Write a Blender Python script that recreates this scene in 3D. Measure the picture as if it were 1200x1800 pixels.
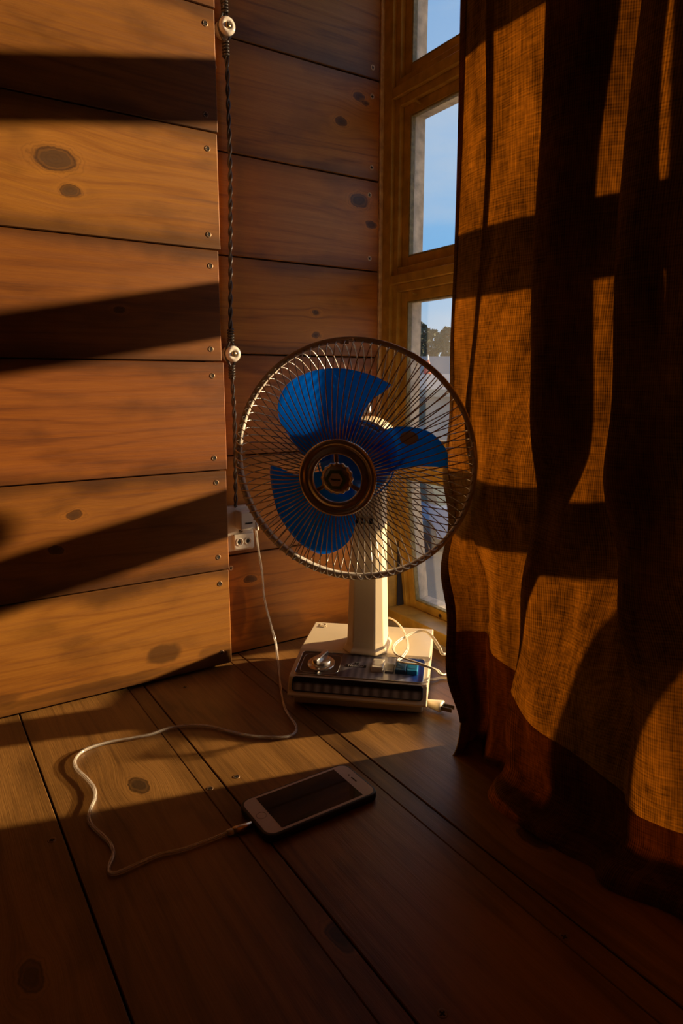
import bpy, bmesh, math, random
from mathutils import Vector, Matrix, Quaternion
from math import sin, cos, pi, radians, sqrt, atan2, exp

for o in list(bpy.data.objects): bpy.data.objects.remove(o, do_unlink=True)
SC = bpy.context.scene
COL = SC.collection
random.seed(7)

# ------------------------------------------------------------------ camera, sky, sun, exposure
H = 0.47                                   # camera height above the floor boards
FPX = 1180.0                               # focal length in pixels of a 1200 x 1800 frame
PITCH = math.atan(230 / FPX)
YAW = radians(32.98)                       # +Y (along the floor boards) lies this far left of the view
Fh = Vector((sin(YAW), cos(YAW), 0)); Rt = Vector((cos(YAW), -sin(YAW), 0)); Up = Vector((0, 0, 1))
FW = Fh * cos(PITCH) - Up * sin(PITCH); UPV = Up * cos(PITCH) + Fh * sin(PITCH)
cam_d = bpy.data.cameras.new('camera'); cam = bpy.data.objects.new('camera', cam_d); COL.objects.link(cam)
cam.matrix_world = Matrix(((Rt.x, UPV.x, -FW.x, 0), (Rt.y, UPV.y, -FW.y, 0), (Rt.z, UPV.z, -FW.z, H), (0, 0, 0, 1)))
cam_d.sensor_fit = 'VERTICAL'; cam_d.sensor_height = 36; cam_d.lens = 36 * FPX / 1800
cam_d.clip_start = 0.01; cam_d.clip_end = 500
SC.camera = cam

SC.view_settings.view_transform = 'Standard'; SC.view_settings.look = 'None'
SC.view_settings.gamma = 1; SC.view_settings.use_curve_mapping = False
SC.view_settings.exposure = 0.0

SUN_DIR = Vector((-1, 0.252, -0.195)).normalized()
sd = bpy.data.lights.new('sun', 'SUN'); sd.energy = 15.0; sd.color = (1.0, 0.70, 0.40); sd.angle = radians(1.5)
sun = bpy.data.objects.new('sun', sd); COL.objects.link(sun); sun.location = (6, -1.5, 3)
sun.rotation_euler = SUN_DIR.to_track_quat('-Z', 'Y').to_euler()

W = bpy.data.worlds.new('sky'); SC.world = W; W.use_nodes = True
nt = W.node_tree; nt.nodes.clear()
def N(t, kind, **kw):
    n = t.nodes.new(kind)
    for k, v in kw.items(): setattr(n, k, v)
    return n
out = N(nt, 'ShaderNodeOutputWorld'); bg = N(nt, 'ShaderNodeBackground'); tc = N(nt, 'ShaderNodeTexCoord')
sx = N(nt, 'ShaderNodeSeparateXYZ'); rp = N(nt, 'ShaderNodeValToRGB')
nt.links.new(tc.outputs['Generated'], sx.inputs[0]); nt.links.new(sx.outputs['Z'], rp.inputs[0])
e = rp.color_ramp.elements
e[0].position = 0.0; e[0].color = (0.52, 0.62, 0.74, 1)
e[1].position = 1.0; e[1].color = (0.10, 0.24, 0.52, 1)
for p, c in ((0.06, (0.47, 0.62, 0.80, 1)), (0.18, (0.23, 0.50, 0.86, 1)), (0.34, (0.36, 0.55, 0.84, 1)), (0.5, (0.25, 0.45, 0.78, 1))):
    el = e.new(p); el.color = c
mp = N(nt, 'ShaderNodeMapping'); mp.inputs['Scale'].default_value = (1.6, 1.6, 6)
nz = N(nt, 'ShaderNodeTexNoise'); nz.inputs['Scale'].default_value = 2.2; nz.inputs['Detail'].default_value = 5
mr = N(nt, 'ShaderNodeMapRange'); mr.inputs[1].default_value = 0.48; mr.inputs[2].default_value = 0.75; mr.inputs[4].default_value = 0.6
mx = N(nt, 'ShaderNodeMix', data_type='RGBA'); mx.inputs['B'].default_value = (0.60, 0.66, 0.76, 1)
nt.links.new(tc.outputs['Generated'], mp.inputs[0]); nt.links.new(mp.outputs[0], nz.inputs[0]); nt.links.new(nz.outputs[0], mr.inputs[0])
nt.links.new(mr.outputs[0], mx.inputs['Factor']); nt.links.new(rp.outputs[0], mx.inputs['A']); nt.links.new(mx.outputs['Result'], bg.inputs[0])
bg.inputs[1].default_value = 1.0
nt.links.new(bg.outputs[0], out.inputs[0])

# ------------------------------------------------------------------ helpers
def ray(px, py): return FW + Rt * ((px - 600) / FPX) - UPV * ((py - 900) / FPX)
def on_z(px, py, z=0.0):                   # point of the place at height z
    d = ray(px, py); return Vector((0, 0, H)) + d * ((z - H) / d.z)
def on_y(px, py, y):                       # point of the place on the plane Y = y
    d = ray(px, py); return Vector((0, 0, H)) + d * (y / d.y)

def mat(name, color=(0.5, 0.5, 0.5), rough=0.5, metal=0.0, **kw):
    m = bpy.data.materials.new(name); m.use_nodes = True
    b = m.node_tree.nodes['Principled BSDF']
    b.inputs['Base Color'].default_value = (*color, 1); b.inputs['Roughness'].default_value = rough; b.inputs['Metallic'].default_value = metal
    for k, v in kw.items(): b.inputs[k].default_value = v
    return m

class MB:
    """collects shapes; build() links them as ONE mesh object"""
    def __init__(s): s.v = []; s.f = []; s.m = []; s.sm = []
    def add(s, vs, fs, mi=0, smooth=False):
        o = len(s.v); s.v += [Vector(p) for p in vs]
        for f in fs: s.f.append([o + i for i in f]); s.m.append(mi); s.sm.append(smooth)
    def box(s, a, b, mi=0, bev=0.0, M=None):
        (x0, y0, z0), (x1, y1, z1) = [min(p, q) for p, q in zip(a, b)], [max(p, q) for p, q in zip(a, b)]
        if bev <= 0:
            vs = [(x, y, z) for x in (x0, x1) for y in (y0, y1) for z in (z0, z1)]
            fs = [(0, 1, 3, 2), (4, 6, 7, 5), (0, 4, 5, 1), (2, 3, 7, 6), (0, 2, 6, 4), (1, 5, 7, 3)]
        else:
            bm = bmesh.new(); bmesh.ops.create_cube(bm, size=1)
            for v in bm.verts: v.co = Vector(((v.co.x + .5) * (x1 - x0) + x0, (v.co.y + .5) * (y1 - y0) + y0, (v.co.z + .5) * (z1 - z0) + z0))
            bmesh.ops.bevel(bm, geom=bm.edges[:], offset=bev, segments=2 if bev > .0012 else 1, affect='EDGES', profile=0.5)
            bm.verts.index_update(); vs = [v.co.copy() for v in bm.verts]; fs = [[v.index for v in f.verts] for f in bm.faces]; bm.free()
        if M: vs = [M @ Vector(p) for p in vs]
        s.add(vs, fs, mi); return s
    def tube(s, pts, r, n=6, mi=0, caps=True, closed=False, flat=None):
        pts = [Vector(p) for p in pts]; L = len(pts); ref = None; vs = []
        for i, p in enumerate(pts):
            if closed: t = (pts[(i + 1) % L] - pts[i - 1])
            else: t = pts[min(i + 1, L - 1)] - pts[max(i - 1, 0)]
            t.normalize()
            if ref is None:
                ref = Vector((0, 0, 1)) if abs(t.z) < .9 else Vector((1, 0, 0))
            ref = ref - t * ref.dot(t)
            if ref.length < 1e-6: ref = t.orthogonal()
            ref.normalize(); bi = t.cross(ref)
            rr = r(i / (L - 1)) if callable(r) else r
            for k in range(n):
                a = 2 * pi * k / n
                vs.append(p + ref * (cos(a) * rr) + bi * (sin(a) * rr))
        fs = []
        for i in range(L if closed else L - 1):
            j = (i + 1) % L
            for k in range(n): fs.append((i * n + k, i * n + (k + 1) % n, j * n + (k + 1) % n, j * n + k))
        if caps and not closed: fs.append(tuple(range(n))[::-1]); fs.append(tuple((L - 1) * n + k for k in range(n)))
        s.add(vs, fs, mi, True); return s
    def lathe(s, prof, n=32, mi=0, M=None, smooth=True):   # prof of (radius, height) about local Z
        vs = []; fs = []
        for r, z in prof:
            for k in range(n): vs.append(Vector((r * cos(2 * pi * k / n), r * sin(2 * pi * k / n), z)))
        for i in range(len(prof) - 1):
            for k in range(n): fs.append((i * n + k, i * n + (k + 1) % n, (i + 1) * n + (k + 1) % n, (i + 1) * n + k))
        if prof[0][0] < 1e-5 or prof[-1][0] < 1e-5: pass
        if M: vs = [M @ p for p in vs]
        s.add(vs, fs, mi, smooth); return s
    def prism(s, poly, d0, d1, mi=0, M=None, smooth=False):   # poly in local XY, extruded along Z
        n = len(poly); vs = [Vector((x, y, d0)) for x, y in poly] + [Vector((x, y, d1)) for x, y in poly]
        fs = [tuple(range(n))[::-1], tuple(range(n, 2 * n))] + [(i, (i + 1) % n, n + (i + 1) % n, n + i) for i in range(n)]
        if M: vs = [M @ p for p in vs]
        s.add(vs, fs, mi, smooth); return s
    def mesh(s, name, mats):
        me = bpy.data.meshes.new(name); me.from_pydata([tuple(v) for v in s.v], [], s.f)
        for m in (mats if isinstance(mats, (list, tuple)) else [mats]): me.materials.append(m)
        for p, i, q in zip(me.polygons, s.m, s.sm): p.material_index = i; p.use_smooth = q
        bm = bmesh.new(); bm.from_mesh(me); bmesh.ops.remove_doubles(bm, verts=bm.verts, dist=1e-6); bmesh.ops.recalc_face_normals(bm, faces=bm.faces); bm.to_mesh(me); bm.free()
        return me
    def build(s, name, mats, parent=None, loc=None, rot=None):
        return link(name, s.mesh(name, mats), parent, loc, rot)

def link(name, me, parent=None, loc=None, rot=None):
    o = bpy.data.objects.new(name, me); COL.objects.link(o)
    if parent: o.parent = parent
    if loc is not None: o.location = loc
    if rot is not None: o.rotation_euler = rot
    return o
def empty(name, loc=(0, 0, 0), rz=0.0):
    o = bpy.data.objects.new(name, None); COL.objects.link(o); o.location = loc; o.rotation_euler = (0, 0, rz); o.empty_display_size = .02; return o
def tag(o, label=None, cat=None, group=None, kind=None):
    for k, v in (('label', label), ('category', cat), ('group', group), ('kind', kind)):
        if v: o[k] = v
    return o
def spline(pts, per=8):
    P = [Vector(p) for p in pts]; P = [P[0] * 2 - P[1]] + P + [P[-1] * 2 - P[-2]]; o = []
    for i in range(1, len(P) - 2):
        a, b, c, d = P[i - 1:i + 3]
        for k in range(per):
            t = k / per
            o.append(.5 * ((2 * b) + (c - a) * t + (2 * a - 5 * b + 4 * c - d) * t * t + (3 * b - a - 3 * c + d) * t ** 3))
    o.append(P[-2]); return o
def textmesh(txt, size, m, parent, M, name='lettering', depth=0.0001, bold=0.0):
    cu = bpy.data.curves.new(name, 'FONT'); cu.body = txt; cu.size = size; cu.align_x = 'CENTER'; cu.align_y = 'CENTER'; cu.extrude = depth; cu.offset = bold
    t = bpy.data.objects.new(name, cu); COL.objects.link(t); dg = bpy.context.evaluated_depsgraph_get(); dg.update()
    me = bpy.data.meshes.new_from_object(t.evaluated_get(dg)); bpy.data.objects.remove(t); me.materials.clear(); me.materials.append(m)
    o = link(name, me, parent); o.matrix_local = M; return o

# ------------------------------------------------------------------ materials
def fresnel(t, f0=.04):                    # reflectance of a thin sheet, the same from either side
    lw = N(t, 'ShaderNodeLayerWeight'); lw.inputs[0].default_value = .5
    p = N(t, 'ShaderNodeMath', operation='POWER'); p.inputs[1].default_value = 5; t.links.new(lw.outputs['Facing'], p.inputs[0])
    m = N(t, 'ShaderNodeMath', operation='MULTIPLY_ADD'); m.inputs[1].default_value = 1 - f0; m.inputs[2].default_value = f0; t.links.new(p.outputs[0], m.inputs[0]); return m
def wood(name, seed, base, dark, light, knots=(), half=(0.5, 0.08), rough=0.42, kfill=(.75, 1.15, 2.2), stain=(), edge=0.5, streak=1.0, gloss=0.5, axes='xz'):
    """plank timber: grain along local X, flowing round the knots (kx, kz, radius)"""
    m = bpy.data.materials.new(name); m.use_nodes = True; t = m.node_tree; b = t.nodes['Principled BSDF']; L = t.links.new
    def M(op, a, b_=None, c=None):
        n = N(t, 'ShaderNodeMath', operation=op)
        for i, q in enumerate((a, b_, c)):
            if q is None: continue
            if isinstance(q, (int, float)): n.inputs[i].default_value = q
            else: L(q, n.inputs[i])
        return n.outputs[0]
    tc = N(t, 'ShaderNodeTexCoord'); sp = N(t, 'ShaderNodeSeparateXYZ'); L(tc.outputs['Object'], sp.inputs[0])
    x, z = sp.outputs[axes[0].upper()], sp.outputs[axes[1].upper()]
    g = z; kd = []
    for kx, kz, kr in knots:
        dx = M('DIVIDE', M('SUBTRACT', x, kx), 1.7); dz = M('SUBTRACT', z, kz)
        d2 = M('ADD', M('MULTIPLY', dx, dx), M('MULTIPLY', dz, dz)); d = M('SQRT', d2)
        ex = M('POWER', 2.718, M('DIVIDE', d2, -(2.6 * kr) ** 2))
        g = M('SUBTRACT', g, M('MULTIPLY', M('MULTIPLY', dz, ex), 0.85)); kd.append((d, kr))
    def noise(sx_, sz_, scale, det=4, off=0.0, gz=g, dist=0.0):
        c = N(t, 'ShaderNodeCombineXYZ'); L(M('MULTIPLY', x, sx_), c.inputs[0]); L(M('MULTIPLY', gz, sz_), c.inputs[1]); c.inputs[2].default_value = seed * 3.17 + off
        n = N(t, 'ShaderNodeTexNoise'); n.inputs['Scale'].default_value = scale; n.inputs['Detail'].default_value = det; n.inputs['Distortion'].default_value = dist
        L(c.outputs[0], n.inputs[0]); return n.outputs[0]
    big = noise(1.6, 11.0, 1.0, 4, 1.0); st = noise(3.2, 210, 1.0, 6, 2.0); fine = noise(34, 900, 1.0, 3, 3.0)
    ph = M('ADD', M('MULTIPLY', g, 150.0), M('MULTIPLY', noise(0.9, 8.5, 1.0, 3, 5.0), 75.0))
    band = M('POWER', M('ADD', M('MULTIPLY', M('SINE', ph), 0.5), 0.5), 5.0)
    f = M('ADD', M('MULTIPLY', big, 0.62), M('ADD', M('MULTIPLY', st, 0.36 * streak), M('MULTIPLY', M('MULTIPLY', band, noise(2.5, 26, 1.0, 3, 6.0)), 0.24 * streak)))
    f = M('ADD', f, M('MULTIPLY', fine, 0.26))
    mr = N(t, 'ShaderNodeMapRange'); L(f, mr.inputs[0]); mr.inputs[1].default_value = 0.47; mr.inputs[2].default_value = 0.98
    rp = N(t, 'ShaderNodeValToRGB'); L(mr.outputs[0], rp.inputs[0])
    rp.color_ramp.elements[0].color = (*light, 1); rp.color_ramp.elements[1].color = (*dark, 1)
    el = rp.color_ramp.elements.new(0.45); el.color = (*base, 1)
    col = rp.outputs[0]
    def mixc(fac, a, bcol):
        n = N(t, 'ShaderNodeMix', data_type='RGBA'); L(fac, n.inputs['Factor']); L(a, n.inputs['A']); n.inputs['B'].default_value = (*bcol, 1); return n.outputs['Result']
    def step(v, a, b_):
        n = N(t, 'ShaderNodeMapRange', interpolation_type='SMOOTHSTEP'); L(v, n.inputs[0]); n.inputs[1].default_value = a; n.inputs[2].default_value = b_; return n.outputs[0]
    if edge:                                # grimy, unvarnished board edges
        rag = M('MULTIPLY', M('SUBTRACT', noise(9, 9, 1.0, 3, 7.0, z), 0.5), 0.05)
        ez = M('ADD', M('SUBTRACT', half[1], M('ABSOLUTE', z)), rag)
        col = mixc(M('MULTIPLY', step(ez, 0.026, 0.0), edge), col, tuple(c * 0.30 for c in base))
    blot = step(noise(9, 20, 1.0, 4, 9.0, z), 0.50, 0.78)
    col = mixc(M('MULTIPLY', blot, 0.50), col, tuple(c * 0.6 for c in dark))
    wob = M('MULTIPLY', M('SUBTRACT', noise(70, 70, 1.0, 3, 11.0, z), 0.5), 0.009)
    for d, kr in kd:
        dd = M('ADD', d, wob)
        ring = M('POWER', M('ADD', M('MULTIPLY', M('SINE', M('MULTIPLY', M('ADD', dd, M('MULTIPLY', wob, .5)), 1500.0)), 0.5), 0.5), 3.0)
        halo = M('MULTIPLY', step(dd, kr * 2.3, kr * 1.1), 0.35)
        col = mixc(halo, col, tuple(c * 1.25 for c in light))
        col = mixc(M('MULTIPLY', M('MULTIPLY', step(dd, kr * 1.9, kr * 1.0), ring), 0.35), col, tuple(c * 0.5 for c in dark))
        col = mixc(M('MULTIPLY', step(dd, kr * 1.05, kr * 0.55), 0.85), col, (dark[0] * kfill[0], dark[1] * kfill[1], dark[2] * kfill[2])); col = mixc(M('MULTIPLY', step(M('ABSOLUTE', M('SUBTRACT', dd, kr * .9)), kr * .22, 0.0), 0.7), col, tuple(c * 0.35 for c in dark))
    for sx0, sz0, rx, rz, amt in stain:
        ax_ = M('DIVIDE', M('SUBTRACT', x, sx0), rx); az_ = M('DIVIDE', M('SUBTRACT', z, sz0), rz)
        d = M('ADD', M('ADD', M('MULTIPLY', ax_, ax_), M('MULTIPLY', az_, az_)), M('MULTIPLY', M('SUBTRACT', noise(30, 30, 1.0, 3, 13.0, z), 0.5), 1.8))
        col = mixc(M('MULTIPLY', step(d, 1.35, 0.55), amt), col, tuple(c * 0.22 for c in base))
    L(col, b.inputs['Base Color'])
    rr = N(t, 'ShaderNodeMapRange'); L(st, rr.inputs[0]); rr.inputs[3].default_value = rough - .08; rr.inputs[4].default_value = rough + .14; L(rr.outputs[0], b.inputs['Roughness'])
    b.inputs['Specular IOR Level'].default_value = gloss
    bp = N(t, 'ShaderNodeBump'); bp.inputs['Strength'].default_value = 0.22; bp.inputs['Distance'].default_value = 0.0012
    L(M('ADD', M('MULTIPLY', fine, 0.6), M('MULTIPLY', st, 0.8)), bp.inputs['Height']); L(bp.outputs[0], b.inputs['Normal'])
    return m

m_dark = mat('dark_gap', (0.012, 0.008, 0.005), 0.9)
m_screw = mat('screw_steel', (0.20, 0.12, 0.065), 0.42, 0.6)
m_slot = mat('screw_recess', (0.01, 0.007, 0.004), 0.8)
m_cream = mat('cream_plastic', (0.80, 0.66, 0.43), 0.32)
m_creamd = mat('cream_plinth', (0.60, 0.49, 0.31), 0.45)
m_chrome = mat('chrome', (0.78, 0.72, 0.64), 0.20, 0.82)
m_wire = mat('guard_wire', (0.36, 0.31, 0.26), 0.25, 0.9)
m_band = mat('guard_band', (0.78, 0.72, 0.63), 0.42, 0.1)
m_black = mat('black_plastic', (0.012, 0.012, 0.013), 0.2)
m_white = mat('white_plastic', (0.80, 0.75, 0.66), 0.3)
m_cord = mat('cord_ivory', (0.78, 0.68, 0.50), 0.38)
m_brass = mat('brass', (0.45, 0.32, 0.14), 0.3, 1.0)
m_olive = mat('window_paint', (0.56, 0.345, 0.065), 0.38)
m_outer = mat('window_outer_paint', (0.62, 0.52, 0.40), 0.7)
m_porc = mat('porcelain', (0.82, 0.76, 0.66), 0.15)
m_cable_blk = mat('old_wire', (0.10, 0.085, 0.07), 0.28)
m_pale = mat('raw_pine', (0.90, 0.60, 0.36), 0.6)
m_green = mat('emblem_green', (0.13, 0.24, 0.04), 0.35, 0.0)

# window paint: slight brush mottling
def mottle(m, amt=0.25, scale=40):
    t = m.node_tree; b = t.nodes['Principled BSDF']; c = tuple(b.inputs['Base Color'].default_value)
    tcn = N(t, 'ShaderNodeTexCoord'); n = N(t, 'ShaderNodeTexNoise'); n.inputs['Scale'].default_value = scale; n.inputs['Detail'].default_value = 5
    t.links.new(tcn.outputs['Object'], n.inputs[0]); r = N(t, 'ShaderNodeValToRGB'); t.links.new(n.outputs[0], r.inputs[0])
    r.color_ramp.elements[0].position = .3; r.color_ramp.elements[1].position = .7
    r.color_ramp.elements[0].color = tuple(q * (1 - amt) for q in c[:3]) + (1,); r.color_ramp.elements[1].color = tuple(min(1, q * (1 + amt)) for q in c[:3]) + (1,)
    t.links.new(r.outputs[0], b.inputs['Base Color']); return m
mottle(m_olive); mottle(m_outer, .3, 60); mottle(m_cream, .05, 15); mottle(m_pale, .3, 90); mottle(m_band, .2, 60)

def glass_mat(name, dust):
    m = bpy.data.materials.new(name); m.use_nodes = True; t = m.node_tree; t.nodes.clear(); L = t.links.new
    o = N(t, 'ShaderNodeOutputMaterial'); tr = N(t, 'ShaderNodeBsdfTransparent'); gl = N(t, 'ShaderNodeBsdfGlossy'); gl.inputs['Roughness'].default_value = 0.02
    tr.inputs[0].default_value = (.97, .98, .97, 1)
    fr = fresnel(t, .03); a = N(t, 'ShaderNodeMixShader'); L(fr.outputs[0], a.inputs[0]); L(tr.outputs[0], a.inputs[1]); L(gl.outputs[0], a.inputs[2])
    du = N(t, 'ShaderNodeBsdfTranslucent'); du.inputs[0].default_value = (.75, .72, .68, 1)
    tc = N(t, 'ShaderNodeTexCoord'); n1 = N(t, 'ShaderNodeTexNoise'); n1.inputs['Scale'].default_value = 9; n1.inputs['Detail'].default_value = 6
    n2 = N(t, 'ShaderNodeTexNoise'); n2.inputs['Scale'].default_value = 700; n2.inputs['Detail'].default_value = 2
    L(tc.outputs['Object'], n1.inputs[0]); L(tc.outputs['Object'], n2.inputs[0])
    ml = N(t, 'ShaderNodeMath', operation='MULTIPLY'); L(n1.outputs[0], ml.inputs[0]); L(n2.outputs[0], ml.inputs[1])
    m2 = N(t, 'ShaderNodeMath', operation='MULTIPLY'); L(ml.outputs[0], m2.inputs[0]); m2.inputs[1].default_value = dust * 4
    b = N(t, 'ShaderNodeMixShader'); L(m2.outputs[0], b.inputs[0]); L(a.outputs[0], b.inputs[1]); L(du.outputs[0], b.inputs[2]); L(b.outputs[0], o.inputs[0])
    return m
m_glass = glass_mat('window_glass', 0.0006); m_glass_d = glass_mat('dusty_window_glass', 0.022)

# ------------------------------------------------------------------ the room
YA, YB, XE, XC = 0.992, 1.033, 0.425, 0.757      # left wall face, recessed wall face, step between them, window frame face
XMIN, YMIN, ZTOP = -1.7, -2.1, 2.4
w_base = (0.245, 0.082, 0.010); w_dark = (0.080, 0.022, 0.004); w_light = (0.34, 0.128, 0.018)
r_base = (0.54, 0.180, 0.012); r_dark = (0.17, 0.050, 0.005); r_light = (0.70, 0.265, 0.020)

def screw_mesh(name, r=0.0044):
    s = MB(); s.lathe([(0.0001, 0.0002), (r * .62, 0.0003), (r * .8, 0.0007), (r, 0.0003), (r, -0.002)], 14)
    s.box((-r * .60, -r * .15, 0.0), (r * .60, r * .15, 0.0005), 1); s.box((-r * .15, -r * .60, 0.0), (r * .15, r * .60, 0.0005), 1)
    return s.mesh(name, [m_screw, m_slot])
SCREW = screw_mesh('screw'); SCREW_B = screw_mesh('bright_screw'); SCREW_B.materials[0] = mat('screw_brass', (0.75, 0.52, 0.28), 0.4, 0.3)
def screw(parent, loc, facing, me=None):
    rot = {'-y': (pi / 2, 0, 0), 'z': (0, 0, 0), '-x': (0, -pi / 2, 0)}[facing]
    q = Quaternion(Vector((0, 0, 1)), random.uniform(0, 3)); o = link('screw', me or SCREW, parent, loc)
    from mathutils import Euler
    o.rotation_mode = 'QUATERNION'; o.rotation_quaternion = Euler(rot).to_quaternion() @ q
    return o

def wall_planks(wall, y, x_ends, x0, zs, knots, screws, stains, cols, thick, seed, tints=(), kfill=(.75, 1.15, 2.2), sm=None, gap=0.0016, edge=.78):
    for i in range(len(zs) - 1):
        z0, z1 = zs[i] + gap * .5, zs[i + 1] - gap * .5; x1 = x_ends[i % len(x_ends)]
        cxm, czm = (x0 + x1) / 2, (z0 + z1) / 2; hx, hz = (x1 - x0) / 2, (z1 - z0) / 2
        k = [(a - cxm, b - czm, r) for a, b, r in knots if z0 < b < z1]
        st = [(a - cxm, b - czm, rx, rz, am) for a, b, rx, rz, am in stains if z0 < b < z1]
        v, gq = tints[i] if i < len(tints) else (random.uniform(.86, 1.12), random.uniform(.95, 1.06)); tint = lambda c: (c[0] * v, c[1] * v * gq, c[2] * v)
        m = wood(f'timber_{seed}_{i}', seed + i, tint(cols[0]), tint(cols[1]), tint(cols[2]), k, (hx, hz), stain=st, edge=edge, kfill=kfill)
        p = MB().box((-hx, 0, -hz), (hx, thick, hz), bev=0.0011).build('plank', m, wall, (cxm, y, czm))
        for a, b in screws:
            if z0 < b < z1: screw(p, (a - cxm, 0.0002, b - czm), '-y', sm)

def setting(name, bm, m, label):
    o = bm.build(name, m); return tag(o, label, kind='structure')

# wall of wide boards on the left; its boards end short of the corner and stand proud of the rear wall
wl = setting('wall_left', MB().box((XMIN, YA + .020, -.06), (XE - .02, YA + .06, ZTOP)), m_dark, 'orange-brown plank wall on the left, striped with sunlight')
zsA = [0.004, 0.167, 0.331, 0.4995, 0.6625, 0.8245, 0.986, 1.15, 1.31, 1.48, 1.64, 1.80, 1.97, 2.13, 2.30, 2.40]
wall_planks(wl, YA, [.4235, .4245, .4265, .4235, .4275, .4295, .4305, .43], XMIN, zsA,
    [(.201, .753, .0155), (.218, .716, .008), (.191, .283, .007), (.163, .235, .006), (.272, .568, .004)],
    [(.415, .964), (.411, .846), (.412, .801), (.409, .683), (.410, .639), (.406, .518), (.407, .478), (.405, .351), (.407, .312), (.406, .19), (.407, .145), (.406, .026)],
    [(.31, .046, .028, .018, .75), (.20, .020, .14, .007, .5), (.05, .03, .05, .010, .5), (.395, .03, .03, .012, .4)], (w_base, w_dark, w_light), .020, 11, tints=[(1.02, 1.08), (.86, 1.0), (1.0, .90), (.86, .96), (1.08, 1.10), (.84, 1.05), (1.0, 1.0)])
# recessed wall between the left wall and the window
wr = setting('wall_rear', MB().box((XE - .03, YB + .018, -.06), (XC + .046, YB + .06, ZTOP)), m_dark, 'recessed dark brown plank wall between the left wall and the window')
zsB = [0.000, 0.178, 0.348, 0.513, 0.664, 0.815, 0.9755, 1.14, 1.30, 1.46, 1.62, 1.78, 1.95, 2.11, 2.27, 2.40]
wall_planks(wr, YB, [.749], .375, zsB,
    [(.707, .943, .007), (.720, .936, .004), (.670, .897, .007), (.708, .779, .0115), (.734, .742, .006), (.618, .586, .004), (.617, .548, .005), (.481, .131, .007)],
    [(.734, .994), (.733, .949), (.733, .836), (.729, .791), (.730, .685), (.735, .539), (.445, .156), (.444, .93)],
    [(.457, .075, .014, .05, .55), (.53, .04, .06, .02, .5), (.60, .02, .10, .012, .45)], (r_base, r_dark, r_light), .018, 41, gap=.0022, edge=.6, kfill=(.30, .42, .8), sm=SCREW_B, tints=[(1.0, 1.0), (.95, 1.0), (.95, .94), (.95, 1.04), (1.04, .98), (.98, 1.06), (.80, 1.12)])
tag(MB().box((.7495, YB - .003, 0.0), (XC, YB + .018, ZTOP), bev=.0008).build('trim_1', m_pale), 'narrow raw pine strip in the corner beside the window', kind='structure')

# floor boards run along Y
fl_ = setting('floor', MB().box((XMIN, YMIN, -.06), (.80, YB + .017, -.022)), m_dark, 'dark varnished wooden board floor')
fx = [.097 + .178 * k for k in range(-11, 4)]; fx[-1] = .76; fx[0] = XMIN; fx = sorted(fx + [.275 - .024, .453 - .026]); tight = (.275 - .024, .453 - .026)
f_base = (0.165, 0.077, 0.018); f_dark = (0.048, 0.020, 0.006); f_light = (0.27, 0.130, 0.032)
fscrews = [(.327, .954), (.294, .687), (.258, .682), (.085, .686), (.296, .316), (.432, .313), (.66, .9), (.60, .90)]
fknots = [(.19, .735, .011), (.04, .52, .010), (.05, .40, .009), (.02, .46, .009), (.27, .42, .010), (.51, .415, .012), (.17, .30, .008)]
for i in range(len(fx) - 1):
    a, b = fx[i] + (.00025 if fx[i] in tight else .0009), fx[i + 1] - (.00025 if fx[i + 1] in tight else .0009); ym = (YMIN + YB + .0) / 2; hl = (YB - YMIN) / 2; cxm = (a + b) / 2; hw = (b - a) / 2
    k = [(y - ym, -(x - cxm), r) for x, y, r in fknots if a < x < b]
    v = random.uniform(.85, 1.12); tn = lambda c: tuple(q * v for q in c)
    m = wood(f'floor_timber_{i}', 71 + i, tn(f_base), tn(f_dark), tn(f_light), k, (hl, hw), rough=.36, edge=.35, axes='xy', gloss=.5, streak=.8, kfill=(.35, .5, .9))
    p = MB().box((-hl, -hw, -.022), (hl, hw, 0), bev=0.0008).build('floor_plank', m, fl_, (cxm, ym, 0), (0, 0, pi / 2))
    for x, y in fscrews:
        if a < x < b: screw(p, (y - ym, -(x - cxm), -.0003), 'z')

# the rest of the closed room, behind and beside the camera
m_room = mat('room_plaster', (0.50, 0.45, 0.38), 0.9); mottle(m_room, .08, 3)
setting('wall_west', MB().box((XMIN - .08, YMIN, 0), (XMIN, YA, ZTOP)), m_room, 'plastered wall far to the left outside the picture')
setting('wall_front', MB().box((XMIN, YMIN - .08, 0), (.85, YMIN, ZTOP)), m_room, 'plastered wall behind the viewer')
setting('ceiling', MB().box((XMIN, YMIN, ZTOP), (.85, YB + .06, ZTOP + .06)), m_room, 'plastered ceiling above the picture')
WY0, WZ1 = -0.62, 2.02                     # far end and top of the window
wc = MB(); wc.box((XC, YMIN, 0), (XC + .08, WY0, ZTOP)); wc.box((XC, WY0, WZ1), (XC + .046, YB + .06, ZTOP)); wc.box((XC, WY0, -.06), (XC + .046, YB + .06, 0.012))
setting('wall_right', wc, m_room, 'plastered wall around the tall window')

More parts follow.
